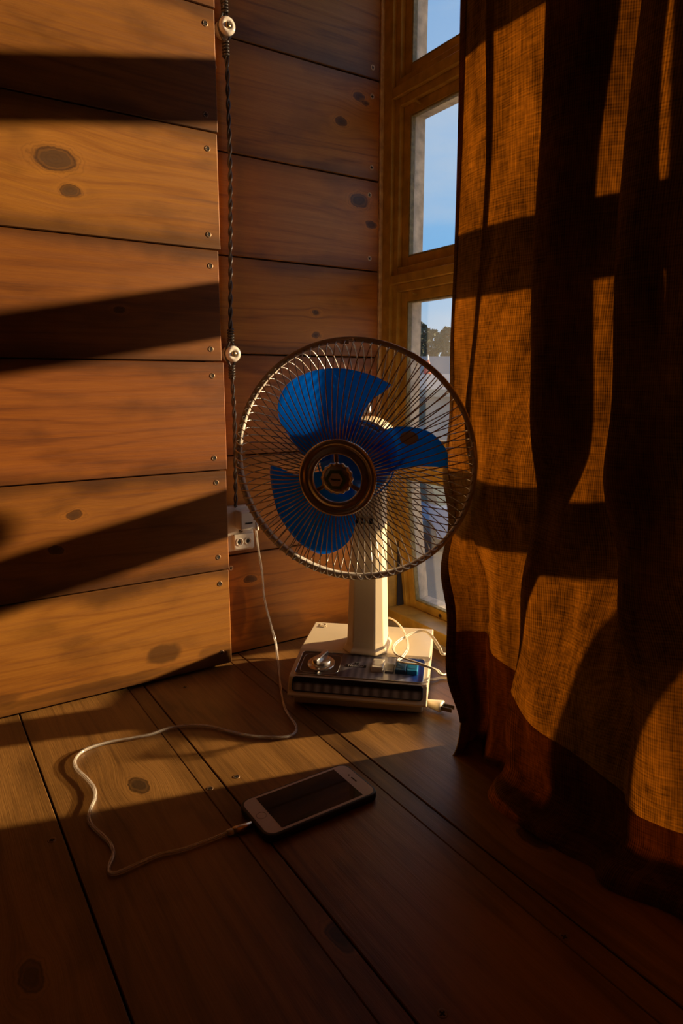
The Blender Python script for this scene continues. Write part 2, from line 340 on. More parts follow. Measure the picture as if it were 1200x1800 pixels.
# ------------------------------------------------------------------ window
win = tag(empty('window_1', (XC, 0, 0)), 'tall olive-brown window of stacked panes between the corner and the curtain', kind='structure')
bars = [(.911, .988), (.609, .684), (.291, .366)]
glz = [(.064, .291), (.366, .609), (.684, .911), (.988, 1.215), (1.292, 1.519), (1.596, 1.823)]
cols = [(.978, .36), (.283, -.3)]          # glass edges in Y (left, right)
S1, S2, S3 = .017, .030, .0                # frame steps
def member(name, y0, y1, z0, z1):
    return MB().box((0, y0, z0), (.046, y1, z1), bev=.0012).build(name, m_olive, win)
member('jamb', 1.045, .978 + .030, 0.012, WZ1); member('jamb', -.33, WY0 - .01, .012, WZ1)
member('mullion', .36 - .030, .283 + .030, .012, WZ1)
gz = [(0.012, .064)] + [(glz[i][1], glz[i + 1][0]) for i in range(5)] + [(1.823, WZ1)]
for i, (a, b) in enumerate(gz):
    for (yl, yr) in cols:
        lo = a + (.030 if i else 0); hi = b - .030
        if i == 6: hi = WZ1
        member('transom' if 0 < i < 6 else ('sill' if i == 0 else 'head'), yl + .030, yr - .030, lo if i else .012, hi if i else .034)
def ring(mb, y0, y1, z0, z1, w, xa, xb, mi=0):  # rectangular frame whose inner edge is y0..y1, z0..z1
    ya, yb = min(y0, y1), max(y0, y1)
    mb.box((xa, ya - w, z0 - w), (xb, ya, z1 + w), mi, .0008); mb.box((xa, yb, z0 - w), (xb, yb + w, z1 + w), mi, .0008)
    mb.box((xa, ya, z0 - w), (xb, yb, z0), mi, .0008); mb.box((xa, ya, z1), (xb, yb, z1 + w), mi, .0008)
m_gap = mat('gap_shade_dark', (0.03, 0.03, 0.045), 0.9)  # dark fill standing in for the shade of the open vent gap
m_putty = mat('window_putty', (0.34, 0.29, 0.13), 0.5); mottle(m_putty, .35, 120)
for ci, (yl, yr) in enumerate(cols):
    for i, (a, b) in enumerate(glz):
        vent = ci == 0 and i == 0            # the lowest sash is an awning vent, propped open at the bottom
        if vent: a = .045
        s = MB(); ring(s, yr - .017, yl + .017, a - .017, b + .017, .013, .007, .044)
        fr = s.build('sash', m_olive, win)
        s = MB(); ring(s, yr, yl, a, b, .0168, .016, .0256); s.build('glazing_frame', m_olive, fr)
        s = MB(); ring(s, yr + .003, yl - .003, a + .003, b - .003, .003, .0165, .0255); s.build('putty_bead', m_putty, fr)
        s = MB(); ring(s, yr, yl, a, b, .0166, .0273, .050); s.build('outer_reveal', m_outer, fr)
        MB().box((.0258, min(yl, yr) - .006, a - .006), (.0270, max(yl, yr) + .006, b + .006)).build('glass_pane', m_glass_d if i < 2 else m_glass, fr)
        if vent:
            for yy in (.905, .62): screw(fr, (.0158, yy, a - .010), '-x')
            ang_ = radians(-7.0); pv = Vector((.010, 0, b + .030)); fr.rotation_euler = (0, ang_, 0); fr.location = pv - Matrix.Rotation(ang_, 3, 'Y') @ pv
            Mxz = Matrix(((1, 0, 0, 0), (0, 0, 1, 0), (0, 1, 0, 0), (0, 0, 0, 1)))
            MB().prism([(.026, .24), (.080, .020), (.026, .020)], 1.0035, 1.0065, 0, Mxz).build('side_gap_shade', m_gap, win)  # sheet coloured dark as the shaded gap beside the sash
            MB().box((.046, yr, .022), (.082, 1.003, .026)).build('bottom_gap_shade', m_gap, win)  # same dark stand-in for the gap shade below the sash
        if ci == 0:
            for yy in (.95, .80):            # glazing pins
                MB().tube([(.004, yy, b + .012), (.016, yy, b + .009)], .0016, 6).build('glazing_pin', m_olive, fr)

# ------------------------------------------------------------------ curtain
def cloth_mat():
    m = bpy.data.materials.new('curtain_cloth'); m.use_nodes = True; t = m.node_tree; t.nodes.clear(); L = t.links.new
    o = N(t, 'ShaderNodeOutputMaterial'); uv = N(t, 'ShaderNodeUVMap'); sp = N(t, 'ShaderNodeSeparateXYZ'); L(uv.outputs[0], sp.inputs[0])
    def M(op, a, b=None):
        n = N(t, 'ShaderNodeMath', operation=op)
        for i, q in enumerate((a, b)):
            if q is None: continue
            if isinstance(q, (int, float)): n.inputs[i].default_value = q
            else: L(q, n.inputs[i])
        return n.outputs[0]
    u, v = sp.outputs[0], sp.outputs[1]
    def noise(a, b, det=2, off=0.):
        c = N(t, 'ShaderNodeCombineXYZ'); L(M('MULTIPLY', u, a), c.inputs[0]); L(M('MULTIPLY', v, b), c.inputs[1]); c.inputs[2].default_value = off
        n = N(t, 'ShaderNodeTexNoise'); n.inputs['Scale'].default_value = 1; n.inputs['Detail'].default_value = det; L(c.outputs[0], n.inputs[0]); return n.outputs[0]
    wu = M('ADD', u, M('MULTIPLY', noise(60, 25, 2, 1.), .0012)); wv = M('ADD', v, M('MULTIPLY', noise(25, 60, 2, 2.), .0012))
    th = M('ADD', M('MULTIPLY', M('SINE', M('MULTIPLY', wu, 2 * pi / .0023)), .5), .5)
    tv = M('ADD', M('MULTIPLY', M('SINE', M('MULTIPLY', wv, 2 * pi / .0030)), .5), .5)
    slub = M('ADD', M('MULTIPLY', noise(420, 40, 2, 3.), .6), M('MULTIPLY', noise(40, 420, 2, 4.), .6))
    op = M('ADD', M('ADD', M('MULTIPLY', th, .36), M('MULTIPLY', M('SUBTRACT', noise(34, 9, 3, 6.), .5), .9)), M('ADD', M('MULTIPLY', tv, .12), M('MULTIPLY', slub, 1.1)))
    mr = N(t, 'ShaderNodeMapRange'); L(op, mr.inputs[0]); mr.inputs[1].default_value = .45; mr.inputs[2].default_value = 1.40; mr.inputs[3].default_value = .25; mr.inputs[4].default_value = 1.7
    def colmul(c):
        n = N(t, 'ShaderNodeVectorMath', operation='SCALE'); n.inputs[0].default_value = c; L(mr.outputs[0], n.inputs['Scale']); return n.outputs[0]
    df = N(t, 'ShaderNodeBsdfDiffuse'); tl = N(t, 'ShaderNodeBsdfTranslucent')
    L(colmul((.12, .070, .030)), df.inputs[0]); L(colmul((.200, .108, .023)), tl.inputs[0])
    bp = N(t, 'ShaderNodeBump'); bp.inputs['Strength'].default_value = .35; bp.inputs['Distance'].default_value = .0006; L(op, bp.inputs['Height'])
    L(bp.outputs[0], df.inputs['Normal'])
    ad = N(t, 'ShaderNodeAddShader'); L(df.outputs[0], ad.inputs[0]); L(tl.outputs[0], ad.inputs[1]); L(ad.outputs[0], o.inputs[0])
    return m
m_cloth = cloth_mat()
upper = [(.624, .568), (.612, .563), (.592, .558), (.572, .553), (.560, .557), (.566, .548), (.572, .542), (.558, .543), (.524, .549), (.468, .556), (.432, .564), (.408, .570), (.412, .562), (.442, .553), (.473, .546), (.476, .538), (.466, .532), (.438, .534), (.412, .545), (.392, .556), (.366, .566), (.335, .572), (.337, .562), (.362, .551), (.382, .542), (.376, .534), (.352, .536), (.320, .548), (.294, .560), (.265, .552), (.225, .568), (.18, .552), (.12, .568), (.05, .552), (-.03, .568), (-.12, .552), (-.22, .568), (-.33, .552), (-.45, .568), (-.55, .555)]
upper = [(a * 1.165 + (.012 if i < 3 else 0), b * 1.165 + (.9 * max(0, b - .553) if i > 7 else .006)) for i, (a, b) in enumerate(upper)]
lower = [(.607, .556), (.600, .570), (.597, .590), (.592, .606), (.584, .612), (.572, .604), (.560, .592), (.548, .584), (.535, .588), (.520, .594), (.508, .592), (.500, .584), (.500, .576), (.502, .568), (.500, .561), (.490, .556), (.470, .554), (.445, .556), (.422, .560), (.400, .564), (.380, .570), (.362, .575), (.350, .574), (.345, .568), (.338, .562), (.325, .560), (.305, .566), (.285, .575), (.262, .580), (.235, .572), (.205, .582), (.165, .568), (.11, .58), (.045, .565), (-.035, .58), (-.12, .565), (-.22, .58), (-.33, .565), (-.45, .58), (-.55, .57)]
def curtain():
    per = 9
    U = spline([(a, b, 0) for a, b in upper], per); D = spline([(a, b, 0) for a, b in lower], per); n = len(U)
    arc = [0.0]
    for i in range(1, n): arc.append(arc[-1] + (U[i] - U[i - 1]).length)
    rows = []; ztop = 2.06
    zs = [ztop - .03 * k for k in range(int((ztop - .6) / .03) + 1)]; z = zs[-1]
    while z > .05: z -= .012; zs.append(z)
    def edge_shift(z):                       # the free edge wanders
        return .010 * exp(-((z - .24) / .08) ** 2) - .030 * exp(-((z - .045) / .035) ** 2)
    def pt(i, z):
        q = max(0., min(1., (.40 - z) / .33)); q = q * q * (3 - 2 * q)
        a, b = U[i], D[i]; s = arc[i]
        Y = a.x * (1 - q) + b.x * q; X = a.y * (1 - q) + b.y * q
        if z > 1.0: X += 0.0
        Y += edge_shift(z) * exp(-(s / .03) ** 2)
        Y += (.008 * sin(z * 5.5 + s * 7) + .004 * sin(z * 13 + s * 17)) * min(1, s / .15) * (1 - q); X += .006 * sin(z * 7 + s * 15) * min(1, s / .2) * (1 - q)
        # diagonal drag folds low down
        dg = exp(-((z - .30) / .16) ** 2)
        X += .0075 * dg * sin((Y * 46 + z * 26)) + .004 * exp(-((z - .2) / .15) ** 2) * sin(Y * 90 - z * 40)
        X += .0018 * sin(Y * 70 + z * 9) * (1 - q) - .012 * exp(-((z - .10) / .07) ** 2) * (1 / (1 + exp((Y - .5) * 60)))
        return Vector((X, Y, z))
    for z in zs: rows.append([pt(i, z) for i in range(n)])
    last = zs[-1]
    # hem: on the left it just touches the boards, further right it tucks under and pools forward
    tuck = [(.000, .030), (-.002, .022), (-.007, .014), (-.014, .010), (-.022, .011), (-.030, .013), (-.036, .011), (-.041, .005), (-.043, -.0004)]
    for j, (dx, zz) in enumerate(tuck):
        r = []
        for i in range(n):
            p0 = pt(i, .036); s = 1 / (1 + exp((p0.y - .50) * 70)); k = (j + 1) / len(tuck)
            z_l = last * (1 - k) ** 1.5 - .0004
            wav = .004 * sin(p0.y * 38 + j * .4) + .0015 * sin(p0.y * 90 + j)
            lump = max(0, .006 * sin(p0.y * 40 + 1.5)) * sin(pi * k)
            r.append(Vector((p0.x + s * (dx + wav * k) - (1 - s) * .012 * k * k, p0.y, s * (zz + lump) + (1 - s) * z_l)))
        rows.append(r)
    vs = [p for r in rows for p in r]; fs = []; R_ = len(rows)
    for a in range(R_ - 1):
        for i in range(n - 1): fs.append((a * n + i, a * n + i + 1, (a + 1) * n + i + 1, (a + 1) * n + i))
    me = bpy.data.meshes.new('curtain'); me.from_pydata([tuple(v) for v in vs], [], fs); me.materials.append(m_cloth)
    uvl = me.uv_layers.new(name='UVMap'); vacc = []
    acc = 0.0
    for a in range(R_):
        if a: acc += (rows[a][n // 3] - rows[a - 1][n // 3]).length
        vacc.append(acc)
    for lp in me.loops:
        a, i = divmod(lp.vertex_index, n); uvl.data[lp.index].uv = (arc[i], -vacc[a])
    for p in me.polygons: p.use_smooth = True
    cu = link('curtain', me); so = cu.modifiers.new('thickness', 'SOLIDIFY'); so.thickness = .0006
    tag(cu, 'coarse brown woven curtain hanging to the floor, glowing with sunlight', 'curtain')
    # deep double hem along the foot
    zh = [z for z in zs if z < .16]; fv = []; ff = []; uvs = []
    for a, z in enumerate(zh):
        for i in range(n):
            Yi = pt(i, .1).y; top = .062 + .085 * max(0, min(1, (Yi - .33) / .26)); zz = min(z, top)
            fv.append(pt(i, zz) + Vector((-.0018, 0, 0))); uvs.append((arc[i], zz))
    for r in rows[len(zs):]:
        for i in range(n): fv.append(r[i] + Vector((-.0012, 0, .0010))); uvs.append((arc[i], r[i].z))
    for a in range(len(fv) // n - 1):
        for i in range(n - 1): ff.append((a * n + i, a * n + i + 1, (a + 1) * n + i + 1, (a + 1) * n + i))
    fm = bpy.data.meshes.new('foot_hem'); fm.from_pydata([tuple(v) for v in fv], [], ff); fm.materials.append(m_cloth); ul = fm.uv_layers.new(name='UVMap')
    for lp in fm.loops: ul.data[lp.index].uv = uvs[lp.vertex_index]
    for p in fm.polygons: p.use_smooth = True
    link('foot_hem', fm, cu)
    # turned side hem down the free edge
    hv = []; hf = []; R2 = len(zs)
    hw = 10
    for a in range(R2):
        for i in range(hw): hv.append(pt(i, zs[a]) + Vector((-.0022, .0008 if i == 0 else 0, 0)))
    for a in range(R2 - 1):
        for i in range(hw - 1): hf.append((a * hw + i, a * hw + i + 1, (a + 1) * hw + i + 1, (a + 1) * hw + i))
    hm = bpy.data.meshes.new('side_hem'); hm.from_pydata([tuple(v) for v in hv], [], hf); hm.materials.append(m_cloth)
    ul = hm.uv_layers.new(name='UVMap')
    for lp in hm.loops:
        a, i = divmod(lp.vertex_index, hw); ul.data[lp.index].uv = (arc[i], zs[a])
    for p in hm.polygons: p.use_smooth = True
    ho = link('side_hem', hm, cu); so = ho.modifiers.new('thickness', 'SOLIDIFY'); so.thickness = .0006
curtain()
rod = MB(); rod.tube([(.638, -.80, 2.085), (.638, .80, 2.085)], .009, 10); rod.tube([(.638, .78, 2.085), (.76, .78, 2.085)], .006, 8); rod.tube([(.638, -.78, 2.085), (.76, -.78, 2.085)], .006, 8)
rod.build('curtain_rod', m_brass, bpy.data.objects['curtain'])

# ------------------------------------------------------------------ desk fan
FX, FY, FR = 0.5795, 0.8205, radians(-43)
fan = tag(empty('desk_fan', (FX, FY, 0), FR), 'vintage cream desk fan with blue blades and chrome wire guard beside the window', 'fan')
MF = Matrix.Translation((FX, FY, 0)) @ Matrix.Rotation(FR, 4, 'Z'); MFI = MF.inverted()
# base: side profile (y back, z up) extruded across x
prof = [(-.100, .017), (-.111, .0175), (-.1115, .021), (-.1075, .026), (-.0985, .0435), (-.096, .0452), (-.031, .0560), (-.026, .0580), (.086, .0600), (.0905, .0575), (.0935, .018), (.092, .017)]
Myz = Matrix(((0, 0, 1, 0), (1, 0, 0, 0), (0, 1, 0, 0), (0, 0, 0, 1)))     # local XY of a prism -> (y, z), its Z -> x
b = MB(); b.prism(prof, -.1015, .1015, 0, Myz)
base = b.build('base', m_cream, fan)
bv = base.modifiers.new('edge', 'BEVEL'); bv.width = .0035; bv.segments = 3; bv.limit_method = 'ANGLE'; bv.angle_limit = radians(50)
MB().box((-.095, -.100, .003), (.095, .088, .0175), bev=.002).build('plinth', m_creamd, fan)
for sx_, sy_ in ((-1, -1), (1, -1), (-1, 1), (1, 1)):
    MB().lathe([(.0001, .0035), (.007, .0035), (.0075, .0), (.0001, .0)], 14).build('rubber_foot', m_black, fan, (sx_ * .082, sy_ * .080 - .006, 0))
s = MB(); s.lathe([(.0045, .0004), (.0052, .0009), (.0058, .0004)], 18); s.box((-.0065, -.0085, 0), (.0065, -.0075, .0008)); s.box((-.0065, -.0108, 0), (.0045, -.0098, .0008))
s.build('embossed_mark', m_cream, fan, (-.085, .076, .0597))

# printed face plates
def print_mat(name, kind):
    m = bpy.data.materials.new(name); m.use_nodes = True; t = m.node_tree; bs = t.nodes['Principled BSDF']; L = t.links.new
    tc = N(t, 'ShaderNodeTexCoord'); sp = N(t, 'ShaderNodeSeparateXYZ'); L(tc.outputs['Object'], sp.inputs[0])
    r = N(t, 'ShaderNodeValToRGB'); mr = N(t, 'ShaderNodeMapRange'); mr.inputs[1].default_value = -.1; mr.inputs[2].default_value = .1
    L(sp.outputs['X'], mr.inputs[0]); L(mr.outputs[0], r.inputs[0]); E_ = r.color_ramp.elements
    wv = N(t, 'ShaderNodeTexWave'); wv.inputs['Scale'].default_value = 30 if kind == 'top' else 22; wv.inputs['Distortion'].default_value = .6; wv.inputs['Detail Scale'].default_value = 3
    L(tc.outputs['Object'], wv.inputs[0])
    if kind == 'top':
        E_[0].position = .33; E_[0].color = (.014, .013, .014, 1); E_[1].position = 1.0; E_[1].color = (.012, .05, .30, 1)
        for p, c in ((.42, (.20, .19, .20, 1)), (.60, (.48, .45, .44, 1)), (.83, (.34, .37, .48, 1)), (.90, (.02, .08, .42, 1))): q = E_.new(p); q.color = c
        dk = (.55, .55, .6, 1)
    else:
        E_[0].color = (.42, .40, .37, 1); E_[1].color = (.36, .34, .31, 1)
        dk = (.35, .33, .32, 1)
    mx = N(t, 'ShaderNodeMix', data_type='RGBA', blend_type='MULTIPLY'); mx.inputs['B'].default_value = dk; L(wv.outputs['Fac'], mx.inputs['Factor']); L(r.outputs[0], mx.inputs['A'])
    col = mx.outputs['Result']
    if kind == 'front':
        g = N(t, 'ShaderNodeMapRange'); L(sp.outputs['Y'], g.inputs[0]); g.inputs[1].default_value = -.001; g.inputs[2].default_value = .003
        m2 = N(t, 'ShaderNodeMix', data_type='RGBA'); L(g.outputs[0], m2.inputs['Factor']); L(col, m2.inputs['A']); m2.inputs['B'].default_value = (.012, .011, .011, 1); col = m2.outputs['Result']
    L(col, bs.inputs['Base Color']); bs.inputs['Roughness'].default_value = .18; bs.inputs['Coat Weight'].default_value = .6; bs.inputs['Coat Roughness'].default_value = .05
    return m
def rrect(w, h, r, n=5):
    o = []
    for cx_, cy_, a0 in ((w - r, h - r, 0), (-w + r, h - r, 90), (-w + r, -h + r, 180), (w - r, -h + r, 270)):
        for k in range(n): a = radians(a0 + 90 * k / (n - 1)); o.append((cx_ + r * cos(a), cy_ + r * sin(a)))
    return o
def frame_of(p0, p1, lift):                # local frame lying on the slope from p0 to p1 (y, z), x across
    d = Vector((0, p1[0] - p0[0], p1[1] - p0[1])); L_ = d.length; d.normalize(); nrm = Vector((1, 0, 0)).cross(d)
    c = Vector((0, (p0[0] + p1[0]) / 2, (p0[1] + p1[1]) / 2)) + nrm * lift
    return Matrix(((1, d.x, nrm.x, c.x), (0, d.y, nrm.y, c.y), (0, d.z, nrm.z, c.z), (0, 0, 0, 1))), L_
MP, LP = frame_of((-.096, .0452), (-.031, .0560), .0002)
pn = MB().prism(rrect(.0945, LP * .47, .006), 0, .0008).build('control_panel', print_mat('panel_print', 'top'), fan); pn.matrix_local = MP
s = MB(); pr = rrect(.0945, LP * .47, .006, 6); s.tube([(x, y, .0009) for x, y in pr], .0007, 5, closed=True); s.build('panel_rim', m_chrome, pn)
s = MB(); pr = rrect(.029, LP * .38, .010, 6); s.tube([(x - .060, y, .0008) for x, y in pr], .0003, 4, closed=True); s.build('dial_outline', m_chrome, pn)
MQ, LQ = frame_of((-.1075, .026), (-.0985, .0435), .0002)
fp = MB().prism(rrect(.0945, LQ * .50, .004), 0, .0012).build('front_plate', print_mat('front_print', 'front'), fan); fp.matrix_local = MQ
s = MB(); s.tube([(x, y, .0010) for x, y in rrect(.0945, LQ * .50, .004, 6)], .0009, 5, closed=True); s.build('plate_rim', m_black, fp)
# timer dial
s = MB(); s.lathe([(.0001, .0014), (.020, .0014), (.0208, .0008), (.0208, 0)], 36); s.lathe([(.0150, .0014), (.0145, .0060), (.0125, .0075), (.0001, .0078)], 36)
dl = s.build('timer_dial', m_chrome, pn, (-.060, .001, .0006))
Mk = Matrix.Rotation(radians(68), 4, 'Z')
MB().box((-.0165, -.0035, .0070), (.0165, .0035, .0150), bev=.0016, M=Mk).build('dial_handle', m_chrome, dl)
# push buttons
def button(name, x, w, h, hh, m, paint_scoop=True):
    s = MB(); s.box((x - w / 2, -.013, 0), (x + w / 2, .011, hh), bev=.0012)
    o = s.build(name, m, pn)
    if paint_scoop:
        q = MB(); q.prism(rrect(w * .32, .007, .002), hh - .0002, hh + .0003, 0, Matrix.Translation((x, 0, 0))); q.build('finger_scoop_shade', mat('scoop_shade_' + name, tuple(c * .75 for c in m.node_tree.nodes['Principled BSDF'].inputs['Base Color'].default_value[:3]), .25), o)  # flat pad in a darker button tone, painting a hollow's shade
m_btn_w = mat('button_ivory', (.78, .68, .50), .3); m_btn_g = mat('button_grey', (.20, .19, .18), .2); m_btn_n = mat('button_navy', (.02, .06, .12), .15); m_btn_b = mat('button_blue', (.015, .19, .36), .2)
button('off_button', .0265, .0175, .024, .0095, m_btn_w); button('speed_button', .0440, .0135, .02, .0035, m_btn_g)
button('speed_button', .0605, .0165, .024, .0075, m_btn_n); button('speed_button', .0775, .0165, .024, .0075, m_btn_b)
# maker's lettering
MB().box((-.0225, -.0035, .0008), (.0085, .0025, .0011)).build('name_strip', m_black, pn)
m_sil = mat('silver_print', (.6, .58, .55), .3, .6)
textmesh('National', .0068, m_sil, pn, Matrix.Translation((-.007, -.0005, .0012)), bold=.0001)
s = MB(); s.box((-.003, -.0022, 0), (-.001, .0022, .0003)); s.box((.001, -.0022, 0), (.003, .0022, .0003)); s.box((-.003, -.0004, 0), (.003, .0004, .0003)); s.build('maker_mark', m_black, pn, (-.007, .0065, .0008))

# head frame: C is the centre of the guard ring, N_ the axis towards the room
C = Vector((0.4983, 0.7442, 0.36)); N_ = Vector((-.7168, -.6919, -.0863)).normalized()
u_ = Vector((0, 0, 1)).cross(N_).normalized(); v_ = N_.cross(u_)
MH = Matrix(((u_.x, v_.x, N_.x, C.x), (u_.y, v_.y, N_.y, C.y), (u_.z, v_.z, N_.z, C.z), (0, 0, 0, 1)))
MHF = MFI @ MH                             # head -> fan root
def head_part(name, mb, m):
    o = mb.build(name, m, fan); o.matrix_local = MHF; return o

# column: octagonal, tapering, on a flared foot
def octo(wx, wy, ch): return [(wx, wy - ch), (wx - ch, wy), (-wx + ch, wy), (-wx, wy - ch), (-wx, -wy + ch), (-wx + ch, -wy), (wx - ch, -wy), (wx, -wy + ch)]
secs = [(.0585, .0350, .0400, .015), (.062, .0345, .0395, .015), (.066, .0305, .0345, .013), (.075, .0290, .0330, .012), (.12, .0275, .0315, .011), (.20, .0255, .0295, .010), (.30, .0240, .0280, .009), (.335, .0235, .0275, .009)]
MR = Matrix.Rotation(radians(-4), 4, 'Z')
s = MB(); vs = []; fs = []
for z, wx, wy, ch in secs: vs += [MR @ Vector((x + .002, y + .002, z)) for x, y in octo(wx, wy, ch)]
for i in range(len(secs) - 1):
    for k in range(8): fs.append((i * 8 + k, i * 8 + (k + 1) % 8, (i + 1) * 8 + (k + 1) % 8, (i + 1) * 8 + k))
fs.append(tuple(range(8))[::-1]); fs.append(tuple((len(secs) - 1) * 8 + k for k in range(8))); s.add(vs, fs)
colm = s.build('column', m_cream, fan)
bv = colm.modifiers.new('edge', 'BEVEL'); bv.width = .0016; bv.segments = 2; bv.limit_method = 'ANGLE'; bv.angle_limit = radians(25)
for k in range(3): MB().box((-.016 + k * .0105, -.0295, .262), (-.0095 + k * .0105, -.0255, .2705)).build('vent_slot', m_black, colm)

# motor housing and neck
s = MB(); s.lathe([(.0001, -.160), (.020, -.158), (.038, -.150), (.047, -.135), (.050, -.11), (.051, -.075), (.050, -.066), (.046, -.063), (.0001, -.063)], 40)
mh = head_part('motor_housing', s, m_cream)
s = MB(); s.lathe([(.044, -.063), (.044, -.052), (.038, -.048), (.012, -.046), (.007, -.03)], 32); s.build('motor_collar', m_black, mh)
s = MB(); s.tube([(0, -.005, -.115), (0, -.045, -.113)], .019, 16); s.build('neck_joint', m_cream, mh)
s = MB(); s.lathe([(.0065, .055), (.006, .068), (.0001, .069)], 14, M=Matrix.Translation((0, 0, -.115)) @ Matrix.Rotation(-pi / 2, 4, 'X')); s.build('oscillation_knob', m_chrome, mh)

# blades
def blue_mat():
    m = bpy.data.materials.new('blue_translucent_plastic'); m.use_nodes = True; t = m.node_tree; t.nodes.clear(); L = t.links.new
    o = N(t, 'ShaderNodeOutputMaterial'); tr = N(t, 'ShaderNodeBsdfTransparent'); tr.inputs[0].default_value = (.03, .42, .95, 1)
    tl = N(t, 'ShaderNodeBsdfTranslucent'); tl.inputs[0].default_value = (.001, .40, 1.0, 1); df = N(t, 'ShaderNodeBsdfDiffuse'); df.inputs[0].default_value = (.001, .30, .95, 1)
    a = N(t, 'ShaderNodeMixShader'); a.inputs[0].default_value = .30; L(tl.outputs[0], a.inputs[1]); L(df.outputs[0], a.inputs[2])
    b = N(t, 'ShaderNodeMixShader'); b.inputs[0].default_value = .74; L(tr.outputs[0], b.inputs[1]); L(a.outputs[0], b.inputs[2])
    gl = N(t, 'ShaderNodeBsdfGlossy'); gl.inputs['Roughness'].default_value = .12; fr = fresnel(t, .045)
    c = N(t, 'ShaderNodeMixShader'); L(fr.outputs[0], c.inputs[0]); L(b.outputs[0], c.inputs[1]); L(gl.outputs[0], c.inputs[2]); L(c.outputs[0], o.inputs[0])
    return m
m_blue = blue_mat(); W0 = -.022
BL = [(115, [(0.1127, 64.9), (0.1162, 76.6), (0.121, 88.5), (0.1267, 99.4), (0.132, 109.8), (0.1363, 120.3), (0.1383, 128.9), (0.1347, 136.4), (0.1267, 143.8), (0.1144, 150.4), (0.0993, 155.6), (0.0814, 164), (0.0633, 173.8), (0.0429, 180.4), (0.020, 112.2), (0.0303, 87.7), (0.0458, 84.8), (0.0615, 81.1), (0.0776, 77.5), (0.0903, 72.5), (0.1011, 67.3)], (.085, 125)),
      (225, [(0.1283, 185.1), (0.1316, 192.1), (0.1346, 203.3), (0.1404, 214.2), (0.1429, 224.7), (0.1449, 234.9), (0.1434, 244.4), (0.1394, 251.5), (0.1272, 259.3), (0.1105, 266.5), (0.0936, 270.8), (0.0778, 272.5), (0.0592, 272.2), (0.0202, 254.6), (0.0453, 200.2), (0.0909, 194.9), (0.1074, 189.7)], (.088, 228)),
      (20, [(0.1265, 356.7), (0.126, 366.3), (0.1199, 374.3), (0.1111, 382.2), (0.0978, 389.5), (0.0788, 399.1), (0.0622, 406.3), (0.0461, 413.4), (0.0311, 421.5), (0.0120, 415), (0.0218, 300), (0.0378, 316.8), (0.0472, 324.7), (0.0455, 338.1), (0.0604, 350.5), (0.0815, 355.6), (0.1028, 356.6)], (.078, 370))]
def blade_w(r, th, thm):
    d = (th - radians(thm) + pi) % (2 * pi) - pi
    return W0 + .22 * r * max(-1.3, min(1.3, d))
s = MB(); s.lathe([(.0001, -.004), (.020, -.005), (.030, -.010), (.036, -.018), (.046, -.021), (.050, -.026), (.050, -.034), (.030, -.036), (.0001, -.036)], 40)
rot = head_part('rotor', s, m_blue)
for bi, (thm, pts, (cr, ct)) in enumerate(BL):
    P = [Vector((r * cos(radians(a)), r * sin(radians(a)), 0)) for r, a in pts]; P.append(P[0])
    out_ = spline(P, 4)[:-1]; n = len(out_); cc = Vector((cr * cos(radians(ct)), cr * sin(radians(ct)), 0))
    vs = []; fs = []; sc = [1, .93, .8, .62, .42, .2]
    for k in sc:
        for p in out_:
            q = cc + (p - cc) * k; vs.append(Vector((q.x, q.y, blade_w(q.length, atan2(q.y, q.x), thm))))
    vs.append(Vector((cc.x, cc.y, blade_w(cr, radians(ct), thm))))
    for i in range(len(sc) - 1):
        for k in range(n): fs.append((i * n + k, i * n + (k + 1) % n, (i + 1) * n + (k + 1) % n, (i + 1) * n + k))
    for k in range(n): fs.append(((len(sc) - 1) * n + k, (len(sc) - 1) * n + (k + 1) % n, len(vs) - 1))
    s = MB(); s.add(vs, fs, 0, True); bo = s.build('blade', m_blue, rot)
    so = bo.modifiers.new('thickness', 'SOLIDIFY'); so.thickness = .0016; so.offset = 0
th0 = radians(24.5); r0 = .0825; s = MB(); vv = []
for k in range(18):
    a = 2 * pi * k / 18; q = Vector((r0 * cos(th0) + .0125 * cos(a), r0 * sin(th0) + .0095 * sin(a), 0)); vv.append(Vector((q.x, q.y, blade_w(q.length, atan2(q.y, q.x), 20) + .0014)))
s.add(vv, [tuple(range(18))]); s.build('round_patch', mat('patch_brown', (.42, .34, .28), .5), rot)  # flat grey-brown oval on the right-hand blade
# raised rings round the blade roots
for rr_ in (.0545,):
    s = MB(); s.tube([(rr_ * cos(2 * pi * k / 48), rr_ * sin(2 * pi * k / 48), -.030) for k in range(48)], .0012, 5, closed=True); s.build('hub_ring', m_blue, rot)

# guard: outer band with clips, front and rear wires
RG = .1600
s = MB(); s.lathe([(RG - .0005, -.0030), (RG + .0058, -.0030), (RG + .0065, -.0060), (RG + .0060, -.0130), (RG - .0005, -.0138), (RG - .0008, -.008), (RG - .0005, -.0030)], 120)
gr = head_part('guard_ring', s, m_band)
for a in (92, 183, 8, 272):
    M = Matrix.Rotation(radians(a), 4, 'Z')
    s = MB(); s.box((RG + .001, -.011, -.0165), (RG + .0042, .011, .0022), 0, .0009, M); s.box((RG - .003, -.006, .0012), (RG + .003, .006, .0034), 0, .0006, M)
    s.lathe([(.0016, 0), (.0016, .0014), (.0001, .0015)], 10, M=M @ Matrix.Translation((RG, .0045, .0034))); s.build('clip', m_band, gr)
NW = 88
def wire_mesh(name, prof, tw=0.0):
    s = MB(); P = spline([(r, 0, w) for r, w in prof], 3); q = []
    for i, p in enumerate(P):
        a = tw * i / (len(P) - 1); q.append((p.x * cos(a), p.x * sin(a), p.z))
    s.tube(q, .00076, 5, caps=False); return s.mesh(name, m_wire)
